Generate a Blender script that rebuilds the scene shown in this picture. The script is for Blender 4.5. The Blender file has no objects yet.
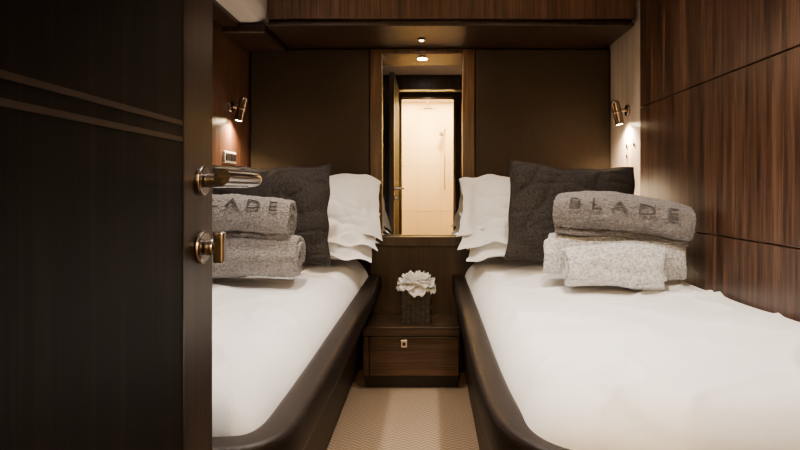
import bpy, bmesh, math, random
from mathutils import Vector, Matrix, noise, Euler
random.seed(4)
scene=bpy.context.scene
COL=scene.collection
# ------------------------------------------------------------ materials
def newmat(name):
    m=bpy.data.materials.new(name); m.use_nodes=True
    nt=m.node_tree; b=nt.nodes['Principled BSDF']; return m,nt,b
def simple(name,col,rough=0.5,metal=0.0,bump=0,bscale=200,spec=None,vary=0.0,sheen=0,dist=0.004):
    m,nt,b=newmat(name)
    b.inputs['Base Color'].default_value=(*col,1); b.inputs['Roughness'].default_value=rough
    b.inputs['Metallic'].default_value=metal
    if spec is not None: b.inputs['Specular IOR Level'].default_value=spec
    if sheen: b.inputs['Sheen Weight'].default_value=sheen
    tc=nt.nodes.new('ShaderNodeTexCoord')
    n=nt.nodes.new('ShaderNodeTexNoise'); n.inputs['Scale'].default_value=bscale; n.inputs['Detail'].default_value=4
    nt.links.new(tc.outputs['Object'],n.inputs['Vector'])
    if bump:
        bp=nt.nodes.new('ShaderNodeBump'); bp.inputs['Strength'].default_value=bump; bp.inputs['Distance'].default_value=dist
        nt.links.new(n.outputs['Fac'],bp.inputs['Height']); nt.links.new(bp.outputs['Normal'],b.inputs['Normal'])
    return m
def wood(name,dark,mid,light,rough=0.35,axis='Z',spec=0.4):
    m,nt,b=newmat(name)
    tc=nt.nodes.new('ShaderNodeTexCoord')
    mp=nt.nodes.new('ShaderNodeMapping')
    sc={'Z':(30,30,1.1),'Y':(30,1.1,30),'X':(1.1,30,30)}[axis]
    mp.inputs['Scale'].default_value=sc
    nt.links.new(tc.outputs['Object'],mp.inputs['Vector'])
    n1=nt.nodes.new('ShaderNodeTexNoise'); n1.inputs['Scale'].default_value=1.0; n1.inputs['Detail'].default_value=6; n1.inputs['Distortion'].default_value=0.6
    nt.links.new(mp.outputs['Vector'],n1.inputs['Vector'])
    mp2=nt.nodes.new('ShaderNodeMapping'); mp2.inputs['Scale'].default_value=tuple(s*5 for s in sc)
    nt.links.new(tc.outputs['Object'],mp2.inputs['Vector'])
    n2=nt.nodes.new('ShaderNodeTexNoise'); n2.inputs['Scale'].default_value=1.0; n2.inputs['Detail'].default_value=3
    nt.links.new(mp2.outputs['Vector'],n2.inputs['Vector'])
    mx=nt.nodes.new('ShaderNodeMix'); mx.data_type='FLOAT'; mx.inputs[0].default_value=0.42
    nt.links.new(n1.outputs['Fac'],mx.inputs[2]); nt.links.new(n2.outputs['Fac'],mx.inputs[3])
    r=nt.nodes.new('ShaderNodeValToRGB'); e=r.color_ramp.elements
    e[0].position=0.36; e[0].color=(*dark,1); e[1].position=0.66; e[1].color=(*light,1)
    k=e.new(0.5); k.color=(*mid,1)
    nt.links.new(mx.outputs[0],r.inputs['Fac']); nt.links.new(r.outputs['Color'],b.inputs['Base Color'])
    b.inputs['Roughness'].default_value=rough; b.inputs['Specular IOR Level'].default_value=spec
    bp=nt.nodes.new('ShaderNodeBump'); bp.inputs['Strength'].default_value=0.12; bp.inputs['Distance'].default_value=0.002
    nt.links.new(mx.outputs[0],bp.inputs['Height']); nt.links.new(bp.outputs['Normal'],b.inputs['Normal'])
    return m
def weave(name,c1,c2,scale=350,rough=0.85,bump=0.4,axes=('X','Z')):
    m,nt,b=newmat(name)
    tc=nt.nodes.new('ShaderNodeTexCoord')
    outs=[]
    for ax in axes:
        w=nt.nodes.new('ShaderNodeTexWave'); w.bands_direction=ax; w.inputs['Scale'].default_value=scale/6.28; w.inputs['Distortion'].default_value=1.5; w.inputs['Detail'].default_value=2
        w.inputs['Detail Scale'].default_value=3
        nt.links.new(tc.outputs['Object'],w.inputs['Vector']); outs.append(w)
    n=nt.nodes.new('ShaderNodeTexNoise'); n.inputs['Scale'].default_value=scale*0.35; n.inputs['Detail'].default_value=3
    nt.links.new(tc.outputs['Object'],n.inputs['Vector'])
    a=nt.nodes.new('ShaderNodeMath'); a.operation='MULTIPLY'
    nt.links.new(outs[0].outputs['Fac'],a.inputs[0]); nt.links.new(outs[1].outputs['Fac'],a.inputs[1])
    a2=nt.nodes.new('ShaderNodeMath'); a2.operation='MULTIPLY_ADD'; a2.inputs[1].default_value=0.5
    nt.links.new(a.outputs[0],a2.inputs[0]); nt.links.new(n.outputs['Fac'],a2.inputs[2])
    r=nt.nodes.new('ShaderNodeValToRGB'); r.color_ramp.elements[0].color=(*c1,1); r.color_ramp.elements[1].color=(*c2,1)
    r.color_ramp.elements[0].position=0.3; r.color_ramp.elements[1].position=0.9
    nt.links.new(a2.outputs[0],r.inputs['Fac']); nt.links.new(r.outputs['Color'],b.inputs['Base Color'])
    bp=nt.nodes.new('ShaderNodeBump'); bp.inputs['Strength'].default_value=bump; bp.inputs['Distance'].default_value=0.003
    nt.links.new(a2.outputs[0],bp.inputs['Height']); nt.links.new(bp.outputs['Normal'],b.inputs['Normal'])
    b.inputs['Roughness'].default_value=rough; b.inputs['Specular IOR Level'].default_value=0.2
    return m
def emis(name,col,s):
    m,nt,b=newmat(name); b.inputs['Base Color'].default_value=(*col,1)
    b.inputs['Emission Color'].default_value=(*col,1); b.inputs['Emission Strength'].default_value=s; return m

M_wood=wood('walnut_panel',(0.012,0.0048,0.0026),(0.052,0.0235,0.0125),(0.125,0.063,0.035))
M_woodc=wood('walnut_cabinet',(0.030,0.014,0.0085),(0.095,0.049,0.029),(0.19,0.106,0.067))
M_woodd=wood('walnut_dark',(0.007,0.0035,0.0023),(0.021,0.0106,0.0066),(0.045,0.024,0.0145))
M_woodx=wood('walnut_horizontal',(0.015,0.007,0.0042),(0.043,0.0225,0.013),(0.088,0.047,0.028),axis='X')
M_woodl=wood('pale_bulkhead',(0.38,0.32,0.26),(0.48,0.41,0.34),(0.58,0.50,0.42))
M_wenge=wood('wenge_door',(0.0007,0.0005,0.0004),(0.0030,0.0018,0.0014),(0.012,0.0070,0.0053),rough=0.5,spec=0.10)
M_head=weave('headboard_fabric',(0.009,0.0065,0.004),(0.056,0.040,0.026),scale=700,bump=0.3)
M_cush=weave('cushion_fabric',(0.006,0.0052,0.0052),(0.066,0.057,0.053),scale=420,bump=0.9,axes=('X','Y'))
M_linen=simple('white_linen',(0.90,0.895,0.895),0.75,bump=0.25,bscale=9,sheen=0.15,dist=0.02)
M_pill=simple('pillow_cotton',(0.89,0.885,0.885),0.75,bump=0.10,bscale=40,sheen=0.15)
M_leather=simple('dark_leather',(0.0095,0.0052,0.0038),0.45,bump=0.25,bscale=350,spec=0.28)
M_leather2=simple('bed_side_leather',(0.013,0.0066,0.0046),0.5,bump=0.25,bscale=300,spec=0.2)
M_chrome=simple('chrome',(0.62,0.57,0.52),0.2,metal=1)
M_dsteel=simple('dark_chrome',(0.34,0.28,0.23),0.22,metal=1)
M_steel=simple('brushed_steel',(0.30,0.265,0.25),0.25,metal=1)
M_black=simple('black_plinth',(0.005,0.004,0.004),0.4)
M_beige=simple('beige_headliner',(0.46,0.44,0.42),0.7,bump=0.1,bscale=300)
M_ceil=simple('ceiling_headliner',(0.40,0.34,0.28),0.8,bump=0.1,bscale=250)
M_cream=simple('cream_shower_tile',(0.88,0.72,0.42),0.4)
M_mirror=simple('mirror_glass',(0.90,0.88,0.84),0.008,metal=1)
M_plastic=simple('white_plastic',(0.6,0.58,0.55),0.4)
M_petal=simple('white_petals',(0.88,0.87,0.86),0.7,bump=0.1,bscale=120)
M_lamp=emis('lamp_glow',(1.0,0.72,0.42),180)
M_dl=emis('downlight_glow',(1.0,0.78,0.55),12)
M_emb=simple('towel_embroidery',(0.055,0.050,0.049),0.7)
def terry(name,c):
    m,nt,b=newmat(name)
    tc=nt.nodes.new('ShaderNodeTexCoord')
    v=nt.nodes.new('ShaderNodeTexVoronoi'); v.inputs['Scale'].default_value=210
    n=nt.nodes.new('ShaderNodeTexNoise'); n.inputs['Scale'].default_value=120; n.inputs['Detail'].default_value=6
    nt.links.new(tc.outputs['Object'],v.inputs['Vector']); nt.links.new(tc.outputs['Object'],n.inputs['Vector'])
    r=nt.nodes.new('ShaderNodeValToRGB'); r.color_ramp.elements[0].color=(*[k*0.62 for k in c],1); r.color_ramp.elements[1].color=(*[min(1,k*1.22) for k in c],1)
    r.color_ramp.elements[0].position=0.32; r.color_ramp.elements[1].position=0.62
    nt.links.new(n.outputs['Fac'],r.inputs['Fac']); nt.links.new(r.outputs['Color'],b.inputs['Base Color'])
    ad=nt.nodes.new('ShaderNodeMath'); ad.operation='ADD'
    nt.links.new(v.outputs['Distance'],ad.inputs[0]); nt.links.new(n.outputs['Fac'],ad.inputs[1])
    bp=nt.nodes.new('ShaderNodeBump'); bp.inputs['Strength'].default_value=1.0; bp.inputs['Distance'].default_value=0.008
    nt.links.new(ad.outputs[0],bp.inputs['Height']); nt.links.new(bp.outputs['Normal'],b.inputs['Normal'])
    b.inputs['Roughness'].default_value=0.95; b.inputs['Sheen Weight'].default_value=0.2
    return m
M_tgrey=terry('terry_grey',(0.24,0.22,0.215)); M_tgrey2=terry('terry_warm_grey',(0.35,0.32,0.305)); M_twhite=terry('terry_white',(0.86,0.85,0.84))
def carpet():
    m,nt,b=newmat('carpet_weave')
    tc=nt.nodes.new('ShaderNodeTexCoord'); sx=nt.nodes.new('ShaderNodeSeparateXYZ'); nt.links.new(tc.outputs['Object'],sx.inputs[0])
    def M(op,a=None,bv=None,c=None):
        n=nt.nodes.new('ShaderNodeMath'); n.operation=op
        for i,x in enumerate((a,bv,c)):
            if x is None: continue
            if isinstance(x,(int,float)): n.inputs[i].default_value=x
            else: nt.links.new(x,n.inputs[i])
        return n.outputs[0]
    px=M('PINGPONG',sx.outputs['X'],0.022)
    s=M('ADD',px,sx.outputs['Y'])
    w=M('SINE',M('MULTIPLY',s,300.0))
    f=M('MULTIPLY_ADD',w,0.5,0.5)
    n=nt.nodes.new('ShaderNodeTexNoise'); n.inputs['Scale'].default_value=200; nt.links.new(tc.outputs['Object'],n.inputs['Vector'])
    f2=M('MULTIPLY_ADD',n.outputs['Fac'],0.5,M('MULTIPLY',f,0.6))
    r=nt.nodes.new('ShaderNodeValToRGB'); r.color_ramp.elements[0].color=(0.15,0.10,0.060,1); r.color_ramp.elements[1].color=(0.48,0.36,0.245,1)
    nt.links.new(f2,r.inputs['Fac']); nt.links.new(r.outputs['Color'],b.inputs['Base Color'])
    bp=nt.nodes.new('ShaderNodeBump'); bp.inputs['Strength'].default_value=0.6; bp.inputs['Distance'].default_value=0.004
    nt.links.new(f2,bp.inputs['Height']); nt.links.new(bp.outputs['Normal'],b.inputs['Normal']); b.inputs['Roughness'].default_value=0.95
    return m
M_carpet=carpet()

# ------------------------------------------------------------ mesh helpers
def link(o,parent=None):
    COL.objects.link(o)
    if parent: o.parent=parent
    return o
def empty(name,loc=(0,0,0)):
    e=bpy.data.objects.new(name,None); e.location=loc; e.empty_display_size=0.05; COL.objects.link(e); return e
def finish(bm,name,mat,parent=None,smooth=False):
    bmesh.ops.recalc_face_normals(bm,faces=bm.faces)
    me=bpy.data.meshes.new(name); bm.to_mesh(me); bm.free()
    me.materials.append(mat)
    if smooth:
        for p in me.polygons: p.use_smooth=True
    o=bpy.data.objects.new(name,me); link(o,parent); return o
def bevelmod(o,w,seg=3):
    m=o.modifiers.new('bevel','BEVEL'); m.width=w; m.segments=seg; m.limit_method='ANGLE'; m.angle_limit=math.radians(40)
    return o
def addbox(bm,x0,x1,y0,y1,z0,z1,mi=0):
    vs=[bm.verts.new((x,y,z)) for z in (z0,z1) for y in (y0,y1) for x in (x0,x1)]
    for f in ((0,1,3,2),(4,6,7,5),(0,4,5,1),(2,3,7,6),(0,2,6,4),(1,5,7,3)):
        fc=bm.faces.new([vs[i] for i in f]); fc.material_index=mi
def boxes(name,lst,mat,parent=None,bevel=0.002,seg=2):
    bm=bmesh.new()
    for b in lst: addbox(bm,*b)
    o=finish(bm,name,mat,parent)
    if bevel: bevelmod(o,bevel,seg)
    return o
def cyl(bm,p0,p1,r0,r1=None,seg=32,mi=0,cap=True):
    p0=Vector(p0);p1=Vector(p1); r1=r0 if r1 is None else r1
    d=(p1-p0); q=d.to_track_quat('Z','Y')
    rings=[]
    for p,r in ((p0,r0),(p1,r1)):
        rings.append([bm.verts.new(p+q@Vector((r*math.cos(2*math.pi*i/seg),r*math.sin(2*math.pi*i/seg),0))) for i in range(seg)])
    for i in range(seg):
        bm.faces.new([rings[0][i],rings[0][(i+1)%seg],rings[1][(i+1)%seg],rings[1][i]])
    if cap:
        bm.faces.new(rings[0]); bm.faces.new(rings[1])
def tube(name,pts,r,mat,parent=None,res=8,cyc=False,smooth=True):
    cu=bpy.data.curves.new(name,'CURVE'); cu.dimensions='3D'; cu.bevel_depth=r; cu.bevel_resolution=res; cu.use_fill_caps=True
    sp=cu.splines.new('POLY'); sp.points.add(len(pts)-1)
    for i,p in enumerate(pts): sp.points[i].co=(*p,1)
    sp.use_cyclic_u=cyc
    o=bpy.data.objects.new(name+'_tmp',cu); COL.objects.link(o)
    dg=bpy.context.evaluated_depsgraph_get(); me=bpy.data.meshes.new_from_object(o.evaluated_get(dg))
    bpy.data.objects.remove(o); me.materials.clear(); me.materials.append(mat); me.name=name
    for p in me.polygons: p.use_smooth=smooth
    return link(bpy.data.objects.new(name,me),parent)
def sweep(name,pts,prof,mat,parent=None):
    bm=bmesh.new(); rings=[]
    n=len(pts)
    for i,p in enumerate(pts):
        a=pts[max(0,i-1)]; b=pts[min(n-1,i+1)]
        d=(b-a); d.z=0; d.normalize(); nr=Vector((-d.y,d.x,0))
        rings.append([bm.verts.new(p+nr*u+Vector((0,0,w))) for u,w in prof])
    m=len(prof)
    for a,b in zip(rings[:-1],rings[1:]):
        for i in range(m):
            j=(i+1)%m; bm.faces.new([a[i],a[j],b[j],b[i]])
    bm.faces.new(rings[0]); bm.faces.new(rings[-1])
    return finish(bm,name,mat,parent,True)
def chaikin(pts,it=3):
    for _ in range(it):
        n=[pts[0]]
        for a,b in zip(pts[:-1],pts[1:]):
            a=Vector(a);b=Vector(b); n+= [a*0.75+b*0.25, a*0.25+b*0.75]
        n.append(pts[-1]); pts=n
    return [Vector(p) for p in pts]

# ------------------------------------------------------------ room shell
XW=0.885; YB=2.80; ZC=2.05; YF=-0.05
boxes('floor',[(-1.05,1.05,-1.9,2.95,-0.1,0.0)],M_carpet,bevel=0)
boxes('ceiling',[(-1.05,1.05,-1.9,2.95,ZC,ZC+0.1)],M_ceil,bevel=0)
boxes('wall_back',[(-1.05,1.05,YB,YB+0.15,0,ZC)],M_woodd,bevel=0)
boxes('wall_left',[(-1.05,-XW,-0.11,YB,0,ZC)],M_wood,bevel=0)
g=0.0022
R=[(XW+0.022,1.05,-0.11,YB,0,ZC)]
P=[(0.0,0.76,[(-0.05,1.15),(1.15,2.34)]),(0.76,1.245,[(-0.05,0.7),(0.7,1.61),(1.61,2.34)]),(1.245,ZC,[(-0.05,1.0),(1.0,2.34)])]
boxes('wall_right',R,M_woodl,bevel=0)
L=[]
for z0,z1,ys in P:
    for a,b in ys: L.append((XW,XW+0.0215,a+g,b-g,z0+g,z1-g if z1<ZC else z1))
boxes('trim_1',L,M_wood,bevel=0.002)      # walnut wall panelling
boxes('wall_front',[(-XW,-0.345,YF-0.08,YF,0,ZC),(0.37,XW+0.02,YF-0.08,YF,0,ZC),(-0.345,0.37,YF-0.08,YF,1.92,ZC)],M_woodd,bevel=0.002)
boxes('wall_corridor',[(-0.80,-0.70,-1.05,YF-0.08,0,ZC),(0.70,0.80,-1.05,YF-0.08,0,ZC),
   (-0.80,-0.335,-1.13,-1.05,0,ZC),(0.325,0.80,-1.13,-1.05,0,ZC),(-0.335,0.325,-1.13,-1.05,1.99,ZC)],M_woodd,bevel=0)
sh=empty('shower_cubicle')
boxes('tiled_walls',[(-0.50,-0.42,-1.85,-1.13,0,ZC),(0.42,0.50,-1.85,-1.13,0,ZC),(-0.50,0.50,-1.9,-1.82,0,ZC)],M_cream,sh,bevel=0)
boxes('tile_joints',[(-0.42,0.42,-1.8215,-1.8185,z,z+0.003) for z in (0.62,1.22,1.82)]+[(-0.001+x,0.002+x,-1.8215,-1.8185,0,ZC) for x in (-0.14,0.16)],M_beige,sh,bevel=0)
boxes('frame',[(-0.335,-0.305,-1.06,-1.02,0,1.99),(0.295,0.325,-1.06,-1.02,0,1.99),(-0.335,0.325,-1.06,-1.02,1.96,1.99)],M_steel,sh,bevel=0.003)
bm=bmesh.new(); cyl(bm,(0,-1.5,1.90),(0,-1.5,1.915),0.12); cyl(bm,(0,-1.5,1.91),(0,-1.5,2.05),0.012)
finish(bm,'rain_head',M_chrome,sh)
bm=bmesh.new(); cyl(bm,(0.22,-1.78,0.9),(0.22,-1.78,1.7),0.010); cyl(bm,(0.22,-1.82,1.0),(0.22,-1.78,1.0),0.008); cyl(bm,(0.22,-1.82,1.6),(0.22,-1.78,1.6),0.008); cyl(bm,(0.22,-1.78,1.66),(0.17,-1.70,1.62),0.012,0.03)
finish(bm,'riser_rail',M_chrome,sh,True)

# ------------------------------------------------------------ back wall furniture
hb=empty('headboard')
boxes('upholstered_panel_left',[(-XW+0.004,-0.288,2.768,2.798,0.30,1.60)],M_head,hb,bevel=0.012,seg=4)
boxes('upholstered_panel_right',[(0.232,XW+0.018,2.768,2.798,0.30,1.60)],M_head,hb,bevel=0.012,seg=4)
mr=empty('framed_mirror')
boxes('frame',[(-0.286,-0.228,2.764,2.798,0.677,1.598),(0.172,0.230,2.764,2.798,0.677,1.598),(-0.228,0.172,2.766,2.798,1.575,1.598)],M_wood,mr,bevel=0.003)
boxes('mirror_glass',[(-0.226,0.170,2.772,2.79,0.678,1.573)],M_mirror,mr,bevel=0)
boxes('metal_edge',[(-0.228,-0.224,2.765,2.79,0.678,1.573),(0.168,0.172,2.765,2.79,0.678,1.573)],M_steel,mr,bevel=0)
boxes('trim_5',[(-0.286,0.230,2.70,2.798,0.628,0.674),(-0.286,0.230,2.760,2.798,0.0,0.627)],M_woodd,bevel=0.003)
ns=empty('nightstand')
boxes('top_board',[(-0.292,0.142,2.49,2.757,0.25,0.29)],M_woodx,ns,bevel=0.003)
boxes('cabinet_body',[(-0.288,0.140,2.53,2.755,0.06,0.248)],M_woodd,ns,bevel=0.001)
boxes('drawer_front',[(-0.262,0.138,2.508,2.529,0.066,0.242)],M_woodx,ns,bevel=0.002)
boxes('filler_strip',[(-0.290,-0.266,2.508,2.529,0.066,0.242)],M_woodx,ns,bevel=0.002)
boxes('plinth',[(-0.286,0.138,2.55,2.75,0.0,0.06)],M_black,ns,bevel=0)
boxes('lock_plate',[(-0.122,-0.092,2.503,2.508,0.195,0.23)],M_chrome,ns,bevel=0.002)
bm=bmesh.new(); cyl(bm,(-0.107,2.496,0.212),(-0.107,2.503,0.212),0.007); finish(bm,'push_button',M_black,ns)
oc=empty('overhead_cabinet')
ZU=1.605
boxes('carcass',[(-0.69,XW-0.002,2.425,2.798,ZU+0.012,ZC)],M_woodd,oc,bevel=0)
boxes('doors',[(-0.69,XW-0.002,2.40,2.424,ZU+0.030,ZC)],M_woodc,oc,bevel=0.002)
boxes('underside_panel',[(-0.69,XW-0.002,2.392,2.798,ZU-0.004,ZU+0.011)],M_woodd,oc,bevel=0.003)
bm=bmesh.new()
prof=[(-0.805,ZC),(-0.692,ZC),(-0.692,1.68)]
for i in range(7):
    a=math.pi/2*i/6; prof.append((-0.692-0.06*(1-math.cos(a)),1.68-0.06*math.sin(a)))
prof+=[(-0.805,1.62)]
ra=[bm.verts.new((x,0.9,z)) for x,z in prof]; rb=[bm.verts.new((x,2.798,z)) for x,z in prof]
for i in range(len(prof)):
    j=(i+1)%len(prof); bm.faces.new([ra[i],ra[j],rb[j],rb[i]])
bm.faces.new(ra); bm.faces.new(rb)
finish(bm,'trim_2',M_beige)
boxes('trim_3',[(-XW,-0.70,2.40,2.764,1.575,1.618),(-XW,-0.807,0.9,2.764,1.60,ZC)],M_woodd,bevel=0.010,seg=4)

# ------------------------------------------------------------ wall lamps
def wall_lamp(side,y,z):
    xw=-XW if side<0 else XW+0.022
    s=-side
    p=empty('reading_lamp')
    bm=bmesh.new()
    cyl(bm,(xw,y,z+0.01),(xw+s*0.012,y,z+0.01),0.026); cyl(bm,(xw+s*0.012,y,z+0.01),(xw+s*0.036,y,z+0.01),0.007)
    o=finish(bm,'lamp_mount',M_dsteel,p); bevelmod(o,0.002)
    c=Vector((xw+s*0.052,y,z)); d=Vector((-s*0.22,-0.02,-1)).normalized()
    bm=bmesh.new()
    a=c-d*0.055; b=c+d*0.055
    cyl(bm,a,a+d*0.012,0.012,0.020); cyl(bm,a+d*0.012,b,0.020,0.020,cap=False); 
    cyl(bm,b,b-d*0.02,0.0175,0.015,cap=False)
    cyl(bm,c-d*0.003,c+d*0.003,0.0215)
    o=finish(bm,'lamp_head',M_dsteel,p); 
    for f in o.data.polygons: f.use_smooth = len(f.vertices)==4
    bm=bmesh.new(); cyl(bm,b-d*0.006,b-d*0.001,0.0170); finish(bm,'led_lens',M_lamp,p)
    L=bpy.data.lights.new('reading_spot','SPOT'); L.energy=56 if side<0 else 44; L.color=(1.0,0.69,0.40); L.spot_size=math.radians(145); L.spot_blend=0.9; L.shadow_soft_size=0.012
    lo=bpy.data.objects.new('reading_spot',L); lo.location=b+d*0.003; lo.rotation_euler=d.to_track_quat('-Z','Y').to_euler(); link(lo,p)
wall_lamp(-1,2.50,1.262); wall_lamp(1,2.53,1.25)
sp=empty('light_switch')
boxes('plate',[(-XW,-XW+0.008,2.42,2.56,1.02,1.07)],M_plastic,sp,bevel=0.002)
boxes('rockers',[(-XW+0.008,-XW+0.012,2.43,2.488,1.028,1.062),(-XW+0.008,-XW+0.012,2.492,2.55,1.028,1.062)],M_black,sp,bevel=0.001)
rs=empty('push_switch')
bm=bmesh.new()
for (yy,zz) in ((2.55,1.10),(2.55,1.055),(2.46,1.10)):
    cyl(bm,(XW+0.022,yy,zz),(XW+0.018,yy,zz),0.008)
finish(bm,'buttons',M_dsteel,rs)

# ------------------------------------------------------------ beds
def bed(s,rail,bottom,xin_head,xin_foot,yf,R,xout,lift):
    p=empty('single_bed')
    top=chaikin([Vector((x,y,0)) for x,y in rail],3); bot=chaikin([Vector((x,y,0)) for x,y in bottom],3)
    pr=[]
    for k in range(40):
        a=2*math.pi*k/40; c,s_=math.cos(a),math.sin(a)
        pr.append((0.032*math.copysign(abs(c)**0.38,c),0.042*math.copysign(abs(s_)**0.38,s_)))
    sweep('padded_rail',[Vector((v.x,v.y,0.445)) for v in top],pr,M_leather,p)
    bm=bmesh.new()
    xo=s*(XW-0.004)
    def ring(pts,z): return [bm.verts.new((v.x,v.y,z)) for v in pts]+[bm.verts.new((xo,pts[-1].y,z)),bm.verts.new((xo,pts[0].y,z))]
    n=len(top)
    def mixr(t): return [top[i].lerp(bot[i],t) for i in range(n)]
    ins=[v+Vector((s*0.03,0.03 if v.y<1.2 else 0,0)) for v in bot]
    levels=[ring(mixr(-0.1),0.43),ring(mixr(-0.12),0.405),ring(mixr(0.62),0.30),ring(mixr(1.0),0.075),ring(ins,0.073),ring(ins,0.0)]
    for a,b in zip(levels[:-1],levels[1:]):
        for i in range(len(a)):
            j=(i+1)%len(a); bm.faces.new([a[i],a[j],b[j],b[i]])
    bm.faces.new(levels[0]); bm.faces.new(levels[-1])
    finish(bm,'upholstered_base',M_leather2,p)
    bm=bmesh.new(); NU=110;NV=220; y1=2.742
    z0=0.440
    rows=[]
    for j in range(NV+1):
        v=j/NV; v=v*v*(3-2*v)*0.35+v*0.65 ; y=yf+(y1-yf)*v
        t=(y-yf)/(y1-yf); xi=xin_foot+(xin_head-xin_foot)*t
        d=(y-yf)/R
        off=R*(1-math.sqrt(max(0,1-(1-d)**2))) if d<1 else 0
        xi=xi+s*off*0.9
        xi+=0.006*noise.noise(Vector((3.1*s,y*5,0)))
        row=[]
        for i in range(NU+1):
            u=i/NU; u=0.5-0.5*math.cos(math.pi*u); u=u*0.6+(i/NU)*0.4
            x=xi+(xout-xi)*u
            k=35
            de=-math.log(math.exp(-k*abs(x-xi))+math.exp(-k*abs(y-yf))+math.exp(-k*(abs(xout-x)*3.0+0.03)))/k
            de=max(0,de)
            din=min(abs(x-xi),abs(y-yf))
            rr=0.10; q=min(1,de/rr); prof=math.sqrt(max(0,1-(1-q)**2))
            h=0.114*prof
            h+=0.012*min(1,de/0.3)+lift*(u**2.5)*min(1,(y-yf)/0.3)
            nz=noise.noise(Vector((x*3.0,y*2.2,s*4)))*0.008+noise.noise(Vector((x*9+y*4,y*5-x*3,s*7)))*0.0028
            rg=1-abs(noise.noise(Vector((x*3.6+y*1.8,y*2.3-x*1.4,s*2.7))))*2
            nz+=0.012*max(0,rg)**7
            rg=1-abs(noise.noise(Vector((x*5-y*2.5,y*4.2+x*1.4,s*9.7))))*2
            nz+=0.008*max(0,rg)**8
            nz+=0.006*math.sin(y*34+3*noise.noise(Vector((y*3,s,0))))*max(0,1-din/0.12)*max(0,noise.noise(Vector((y*1.7,s*5,2)))+0.3)
            h+=nz*min(1,q*1.2)
            row.append(bm.verts.new((x,y,z0+h)))
        rows.append(row)
    for j in range(NV):
        for i in range(NU): bm.faces.new([rows[j][i],rows[j][i+1],rows[j+1][i+1],rows[j+1][i]])
    ring_=rows[0]+[r[-1] for r in rows[1:]]+rows[-1][-2::-1]+[r[0] for r in rows[-2:0:-1]]
    low=[bm.verts.new((v.co.x,v.co.y,z0-0.005)) for v in ring_]
    for i in range(len(low)):
        j=(i+1)%len(low); bm.faces.new([ring_[i],ring_[j],low[j],low[i]])
    bm.faces.new(low)
    finish(bm,'white_duvet',M_linen,p,True)
    return p
bed(1,[(0.150,2.745),(0.148,2.0),(0.136,1.12),(0.17,0.93),(0.32,0.82),(0.84,0.80)],
      [(0.165,2.745),(0.165,2.0),(0.160,1.16),(0.20,0.99),(0.34,0.89),(0.84,0.87)],0.174,0.163,0.850,0.16,XW-0.002,0.035)
bed(-1,[(-0.260,2.745),(-0.260,2.0),(-0.260,1.10),(-0.270,0.935),(-0.36,0.912),(-0.84,0.905)],
      [(-0.325,2.745),(-0.325,2.0),(-0.325,1.14),(-0.34,1.03),(-0.42,0.99),(-0.84,0.97)],-0.285,-0.300,0.942,0.06,-XW+0.002,0.01)

# ------------------------------------------------------------ pillows
def pillow(name,w,h,t,loc,rot,mat,seed=0,flange=0.0,pinch=0.07,wr=0.006,piping=False,sag=0.0,bend=0.0,droop=0.0,ds=1):
    N=60; bm=bmesh.new(); grids=[]
    for side in (1,-1):
        gr=[]
        for j in range(N+1):
            row=[]
            for i in range(N+1):
                u=-1+2*i/N; v=-1+2*j/N
                x=u*w/2*(1-pinch*(1-v*v)*abs(u)**2); y=v*h/2*(1-pinch*(1-u*u)*abs(v)**2)
                fu=1-flange*2/w; fv=1-flange*2/h
                au=min(1,abs(u)/fu); av=min(1,abs(v)/fv)
                pr=(max(0,1-au**2.6))**0.55*(max(0,1-av**2.6))**0.55
                z=t/2*pr
                nx=noise.noise(Vector((x*6+seed,y*6,seed*1.7+side)))*wr*1.4
                rg=1-abs(noise.noise(Vector((x*8+seed*3,y*5+side,seed))))*2.4
                nx-=wr*1.3*max(0,rg)**3
                rg=1-abs(noise.noise(Vector((x*4+y*9,y*11-x*6,seed*2+side))))*2.4
                nx-=wr*0.9*max(0,rg)**3
                edge=1-max(abs(u),abs(v))
                nx+=wr*0.8*noise.noise(Vector((x*30,y*30,seed)))*max(0,1-edge*4)
                z=side*(z+0.0015)+ (nx*side*min(1,pr*2+0.1)) + (1-min(1,pr*3))*noise.noise(Vector((x*12,y*12,seed)))*(flange*0.6+0.003)
                z-=bend*(u*u)+bend*0.5*v*v
                uu=max(0,u*ds-0.55)/0.45
                z-=droop*uu**2
                yy=y - sag*(max(0,v))**2*(1-u*u) + 0.012*noise.noise(Vector((u*2.2,seed,v*1.3)))*abs(v)
                xx=x+0.012*noise.noise(Vector((v*2.2,seed+5,u*1.3)))*abs(u)
                row.append(bm.verts.new((xx,yy,z)))
            gr.append(row)
        grids.append(gr)
    for k,gr in enumerate(grids):
        for j in range(N):
            for i in range(N):
                f=[gr[j][i],gr[j][i+1],gr[j+1][i+1],gr[j+1][i]]
                bm.faces.new(f if k==0 else f[::-1])
    def rim(gr): return gr[0]+[r[-1] for r in gr[1:]]+gr[-1][-2::-1]+[r[0] for r in gr[-2:0:-1]]
    a=rim(grids[0]);b=rim(grids[1])
    rimco=[(x.co+y.co)/2 for x,y in zip(a,b)]
    for i in range(len(a)):
        j=(i+1)%len(a); bm.faces.new([a[j],a[i],b[i],b[j]])
    o=finish(bm,name,mat,None,True)
    o.location=loc; o.rotation_euler=[math.radians(r) for r in rot]
    sb=o.modifiers.new('s','SUBSURF'); sb.levels=1; sb.render_levels=1
    if piping: tube('piping',rimco,0.004,mat,o,res=4,cyc=True)
    return o
pillow('pillow',0.70,0.40,0.125,(0.502,2.505,0.662),(7,0,1),M_pill,1,flange=0.04,bend=0.008,droop=0.02,ds=-1,wr=0.009)
pillow('pillow',0.72,0.40,0.12,(0.494,2.515,0.748),(21,2,-2),M_pill,33,flange=0.045,bend=0.010,droop=0.035,ds=-1,wr=0.009)
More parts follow.
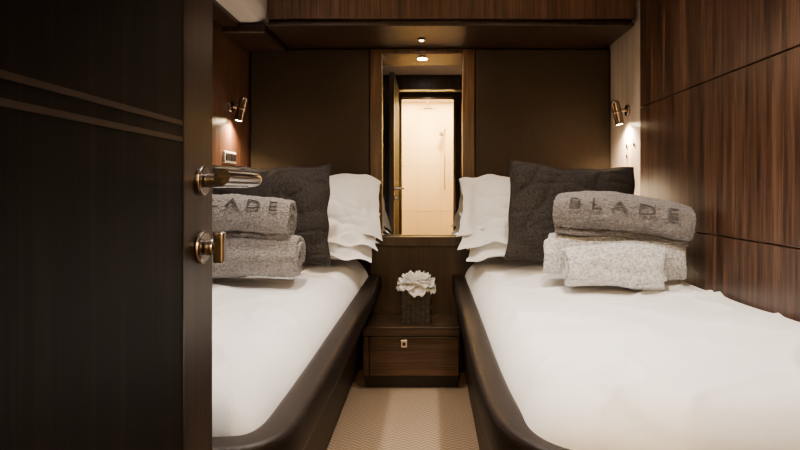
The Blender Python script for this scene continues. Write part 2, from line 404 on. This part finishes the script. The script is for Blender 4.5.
pillow('pillow',0.72,0.40,0.13,(0.498,2.547,0.842),(42,5,-2),M_pill,5,flange=0.045,bend=0.012,droop=0.06,ds=-1,wr=0.009)
pillow('pillow',0.64,0.40,0.125,(-0.547,2.505,0.660),(7,0,-1),M_pill,9,flange=0.04,bend=0.008,droop=0.02,ds=1,wr=0.009)
pillow('pillow',0.65,0.40,0.12,(-0.545,2.515,0.746),(21,-2,2),M_pill,37,flange=0.045,bend=0.010,droop=0.035,ds=1,wr=0.009)
pillow('pillow',0.66,0.40,0.13,(-0.541,2.547,0.842),(42,-5,2),M_pill,13,flange=0.045,bend=0.012,droop=0.06,ds=1,wr=0.009)
pillow('scatter_cushion',0.49,0.41,0.14,(0.562,2.215,0.808),(73,4,-7),M_cush,21,pinch=0.045,piping=True,sag=0.010,wr=0.007)
pillow('scatter_cushion',0.49,0.41,0.14,(-0.635,2.215,0.805),(73,0,6),M_cush,27,pinch=0.045,piping=True,sag=0.008,wr=0.007)

# ------------------------------------------------------------ towels
def spow(c,e): return math.copysign(abs(c)**e,c)
def sect(phi,ry,rz,k=1.0):
    e=0.80
    return (-spow(math.cos(phi),e)*ry*k, spow(math.sin(phi),e)*rz*k)
def kof(t): return 0.24+0.76*t
def towel(length,ry,rz,loc,rotz,tilt,mat,seed,text=None,tsize=0.06,phi0=40,turns=3.2,start=-60,hem=False,bend=0.0,lump=1.0):
    bm=bmesh.new(); NA=320; NL=56
    pitch=0.76/turns*min(ry,rz); th=pitch*0.90
    grid=[]
    st=math.radians(start)
    def bz(x): return -bend*(2*x/length)**2
    def nfun(x,ang): return (0.012*noise.noise(Vector((x*6,math.cos(ang)*1.2,seed+math.sin(ang)*1.2)))+0.006*noise.noise(Vector((x*16,math.cos(ang)*3,seed+math.sin(ang)*3))))*lump
    for j in range(NL+1):
        x=-length/2+length*j/NL
        row=[]
        for i in range(NA+1):
            t=i/NA; ang=st-turns*2*math.pi*(1-t)
            k=kof(t)-0.5*th/min(ry,rz)
            y,z=sect(ang,ry,rz,k)
            en=abs(2*j/NL-1)
            sh=1-0.10*en**6
            ex=x+ (0.020*noise.noise(Vector((t*6,seed,0))) )*(1 if x>0 else -1)*en**4
            nn=nfun(ex,ang)*t
            if hem:
                am=(math.degrees(ang)+180)%360-180
                if t>0.6 and -38<am<2: nn+= -0.003+0.0016*math.sin(math.radians(am)*70)
            row.append(bm.verts.new((ex,y*sh-math.cos(ang)*nn,z*sh+nn*math.sin(ang)+bz(ex))))
        grid.append(row)
    for j in range(NL):
        for i in range(NA): bm.faces.new([grid[j][i],grid[j][i+1],grid[j+1][i+1],grid[j+1][i]])
    o=finish(bm,'rolled_towel',mat,None,True)
    so=o.modifiers.new('thick','SOLIDIFY'); so.thickness=th; so.offset=0
    sb=o.modifiers.new('s','SUBSURF'); sb.levels=1; sb.render_levels=1
    tx=bpy.data.textures.new('terry','CLOUDS'); tx.noise_scale=0.008
    dm=o.modifiers.new('d','DISPLACE'); dm.texture=tx; dm.strength=0.0065; dm.texture_coords='LOCAL'
    o.location=loc; o.rotation_euler=(0,math.radians(tilt),math.radians(rotz))
    if text:
        cu=bpy.data.curves.new('t','FONT'); cu.body=text; cu.size=tsize; cu.align_x='CENTER'; cu.align_y='CENTER'; cu.space_character=1.6
        cu.extrude=0.001; cu.offset=-0.0020
        cu.bevel_depth=0.0015; cu.bevel_resolution=2
        cu.resolution_u=6
        to=bpy.data.objects.new('tt',cu); COL.objects.link(to)
        dg=bpy.context.evaluated_depsgraph_get(); me=bpy.data.meshes.new_from_object(to.evaluated_get(dg)); bpy.data.objects.remove(to)
        b2=bmesh.new(); b2.from_mesh(me); bmesh.ops.subdivide_edges(b2,edges=b2.edges,cuts=2)
        xs=[v.co.x for v in b2.verts]; mx=(min(xs)+max(xs))/2
        for v in b2.verts:
            phi=math.radians(phi0)+v.co.y/((ry+rz)/2)
            back=(start-math.degrees(phi))%360
            k=kof(1-back/360/turns)
            X=v.co.x-mx
            y,z=sect(phi,ry,rz,k)
            nn=nfun(X,phi)*(1-back/360/turns)
            y-=math.cos(phi)*nn; z+=math.sin(phi)*nn
            nrm=Vector((0,y/ry**2,z/rz**2)).normalized()
            v.co=Vector((X,y,z+bz(X)))+nrm*(0.0045+v.co.z)
        b2.to_mesh(me); b2.free(); me.materials.clear(); me.materials.append(M_emb)
        link(bpy.data.objects.new('embroidered_letters',me),o)
    return o
towel(0.44,0.112,0.084,(0.628,1.915,0.676),-15,0,M_twhite,3,start=200,bend=0.002)
towel(0.30,0.076,0.082,(0.590,1.780,0.658),-12,0,M_twhite,31,start=215,hem=True,turns=2.4,bend=0.010,lump=1.4)
towel(0.42,0.120,0.080,(0.650,1.885,0.816),-17,6,M_tgrey,7,'BLADE',0.082,22,start=-60,bend=0.014,lump=1.15)
towel(0.37,0.115,0.084,(-0.635,1.965,0.666),4,0,M_tgrey2,11,start=200,hem=True,bend=0.005)
towel(0.355,0.110,0.080,(-0.655,1.965,0.812),2,2,M_tgrey2,15,'BLADE',0.070,32,start=-60,bend=0.010)

# ------------------------------------------------------------ flower vase
fv=empty('flower_in_woven_vase',(0,0,0))
cx,cy,zb=-0.055,2.605,0.2905
bm=bmesh.new()
W=0.066;H=0.150;n=6
addbox(bm,cx-W+0.004,cx+W-0.004,cy-W+0.004,cy+W-0.004,zb,zb+H-0.006)
c=2*W/n; hz=H/7
for a in range(n):
    for b in range(7):
        o_=0.0035 if (a+b)%2 else 0.0
        x0=cx-W+a*c; z0=zb+b*hz
        addbox(bm,x0+0.001,x0+c-0.001,cy-W-o_,cy-W+0.006,z0+0.001,z0+hz-0.001)
        addbox(bm,cx-W-o_,cx-W+0.006,cy-W+a*c+0.001,cy-W+(a+1)*c-0.001,z0+0.001,z0+hz-0.001)
        addbox(bm,cx+W-0.006,cx+W+o_,cy-W+a*c+0.001,cy-W+(a+1)*c-0.001,z0+0.001,z0+hz-0.001)
o=finish(bm,'woven_vase',simple('woven_leather',(0.014,0.011,0.011),0.32),fv); bevelmod(o,0.0015,2)
bm=bmesh.new()
for ring_,(cnt,tl,ln,wd) in enumerate([(9,84,0.090,0.062),(9,62,0.092,0.062),(7,40,0.090,0.058),(5,20,0.085,0.05),(3,6,0.075,0.04)]):
    for k in range(cnt):
        az=2*math.pi*(k+0.5*(ring_%2))/cnt+random.uniform(-.2,.2); ti=math.radians(tl+random.uniform(-9,9))
        g_=[]
        for a in range(9):
            r_=[]
            for b in range(7):
                t=a/8; w=(b/6-0.5)*2
                lx=wd*w*math.sin(math.pi*min(1,0.12+t*0.62))*0.75
                ang=ti*(0.35+0.75*t)
                rad=ln*t*math.sin(ang); zz=ln*t*math.cos(ang)*0.95+0.008*w*w+0.007*math.sin(w*6+k+ring_)*t
                X=rad*math.cos(az)-lx*math.sin(az); Y=rad*math.sin(az)+lx*math.cos(az)
                r_.append(bm.verts.new((cx+X,cy+Y*0.9,zb+H-0.004+zz)))
            g_.append(r_)
        for a in range(8):
            for b in range(6): bm.faces.new([g_[a][b],g_[a][b+1],g_[a+1][b+1],g_[a+1][b]])
o=finish(bm,'white_bloom',M_petal,fv,True); so=o.modifiers.new('t','SOLIDIFY'); so.thickness=0.0015

# ------------------------------------------------------------ door
dr=empty('door_1')
XD=-0.290; YE=0.755
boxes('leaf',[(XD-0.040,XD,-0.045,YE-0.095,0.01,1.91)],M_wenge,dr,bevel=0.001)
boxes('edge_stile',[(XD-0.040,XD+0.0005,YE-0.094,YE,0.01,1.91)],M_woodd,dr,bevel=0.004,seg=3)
boxes('inlay_lines',[(XD,XD+0.0012,-0.04,YE-0.096,0.976,0.9815),(XD,XD+0.0012,-0.04,YE-0.096,0.957,0.9625)],simple('bronze_inlay',(0.022,0.012,0.008),0.4,metal=0.2),dr,bevel=0)
hy=0.712; hz_=0.912
bm=bmesh.new()
cyl(bm,(XD,hy,hz_),(XD+0.007,hy,hz_),0.019); cyl(bm,(XD+0.007,hy,hz_),(XD+0.062,hy,hz_),0.009)
o=finish(bm,'handle_rose',M_steel,dr); bevelmod(o,0.002)
tube('handle_lever',chaikin([Vector(q) for q in ((XD+0.05,hy,hz_),(XD+0.070,hy+0.003,hz_+0.001),(XD+0.077,hy-0.03,hz_+0.002),(XD+0.072,hy-0.12,hz_+0.002))],3),0.0090,M_steel,dr,res=6)
bm=bmesh.new(); kz=0.827
cyl(bm,(XD,hy,kz),(XD+0.007,hy,kz),0.021); cyl(bm,(XD+0.007,hy,kz),(XD+0.020,hy,kz),0.010); 
addbox(bm,XD+0.018,XD+0.032,hy-0.006,hy+0.006,kz-0.020,kz+0.020)
o=finish(bm,'thumb_turn',M_steel,dr); bevelmod(o,0.003)
boxes('hinges',[(XD-0.002,XD+0.006,-0.047,-0.035,0.3,0.4),(XD-0.002,XD+0.006,-0.047,-0.035,1.5,1.6)],M_steel,dr,bevel=0.001)
boxes('trim_4',[(0.345,0.369,YF-0.085,YF+0.01,0,1.92),(-0.345,-0.332,YF-0.085,YF-0.0,0,1.92),(-0.345,0.369,YF-0.085,YF+0.01,1.90,1.919)],M_woodx,bevel=0.002)

# ------------------------------------------------------------ lights
def downlight(x,y,z,e,size,col,r=0.035,spread=180):
    p=empty('ceiling_downlight')
    bm=bmesh.new()
    cyl(bm,(x,y,z-0.006),(x,y,z),r+0.008); finish(bm,'trim_ring',M_dsteel,p)
    bm=bmesh.new(); cyl(bm,(x,y,z-0.0085),(x,y,z-0.0065),r); finish(bm,'lens',M_dl,p)
    L=bpy.data.lights.new('lamp','AREA'); L.shape='DISK'; L.size=size; L.energy=e; L.color=col; L.spread=math.radians(spread)
    o=bpy.data.objects.new('lamp',L); o.location=(x,y,z-0.012); link(o,p)
    return o
W_=(1.0,0.84,0.69)
downlight(-0.45,1.85,ZC,5.2,0.08,W_,spread=112); downlight(0.36,1.85,ZC,5.2,0.08,W_,spread=108)
downlight(0.36,1.15,ZC,11.5,0.08,W_,spread=88); downlight(-0.42,1.30,ZC,6.8,0.08,W_,spread=98)
downlight(-0.03,0.50,ZC,0.9,0.10,W_)
downlight(-0.03,2.60,ZU-0.005,1.8,0.05,(1,0.72,0.45),r=0.010)
downlight(0.0,-0.55,ZC,0.3,0.1,(1,0.75,0.5))
downlight(0.22,-1.45,ZC,46,0.1,(1,0.72,0.36)); downlight(-0.22,-1.45,ZC,46,0.1,(1,0.72,0.36))

w=bpy.data.worlds.new('world'); scene.world=w; w.use_nodes=True
w.node_tree.nodes['Background'].inputs[0].default_value=(0.02,0.018,0.016,1)

# ------------------------------------------------------------ camera
cam=bpy.data.cameras.new('camera'); co=bpy.data.objects.new('camera',cam); COL.objects.link(co)
co.location=(0,0,0.9); co.rotation_euler=(math.radians(90),0,0)
cam.sensor_width=36; cam.lens=36*560/800; cam.shift_x=-28/800; cam.shift_y=-35/800; cam.clip_start=0.01
scene.camera=co
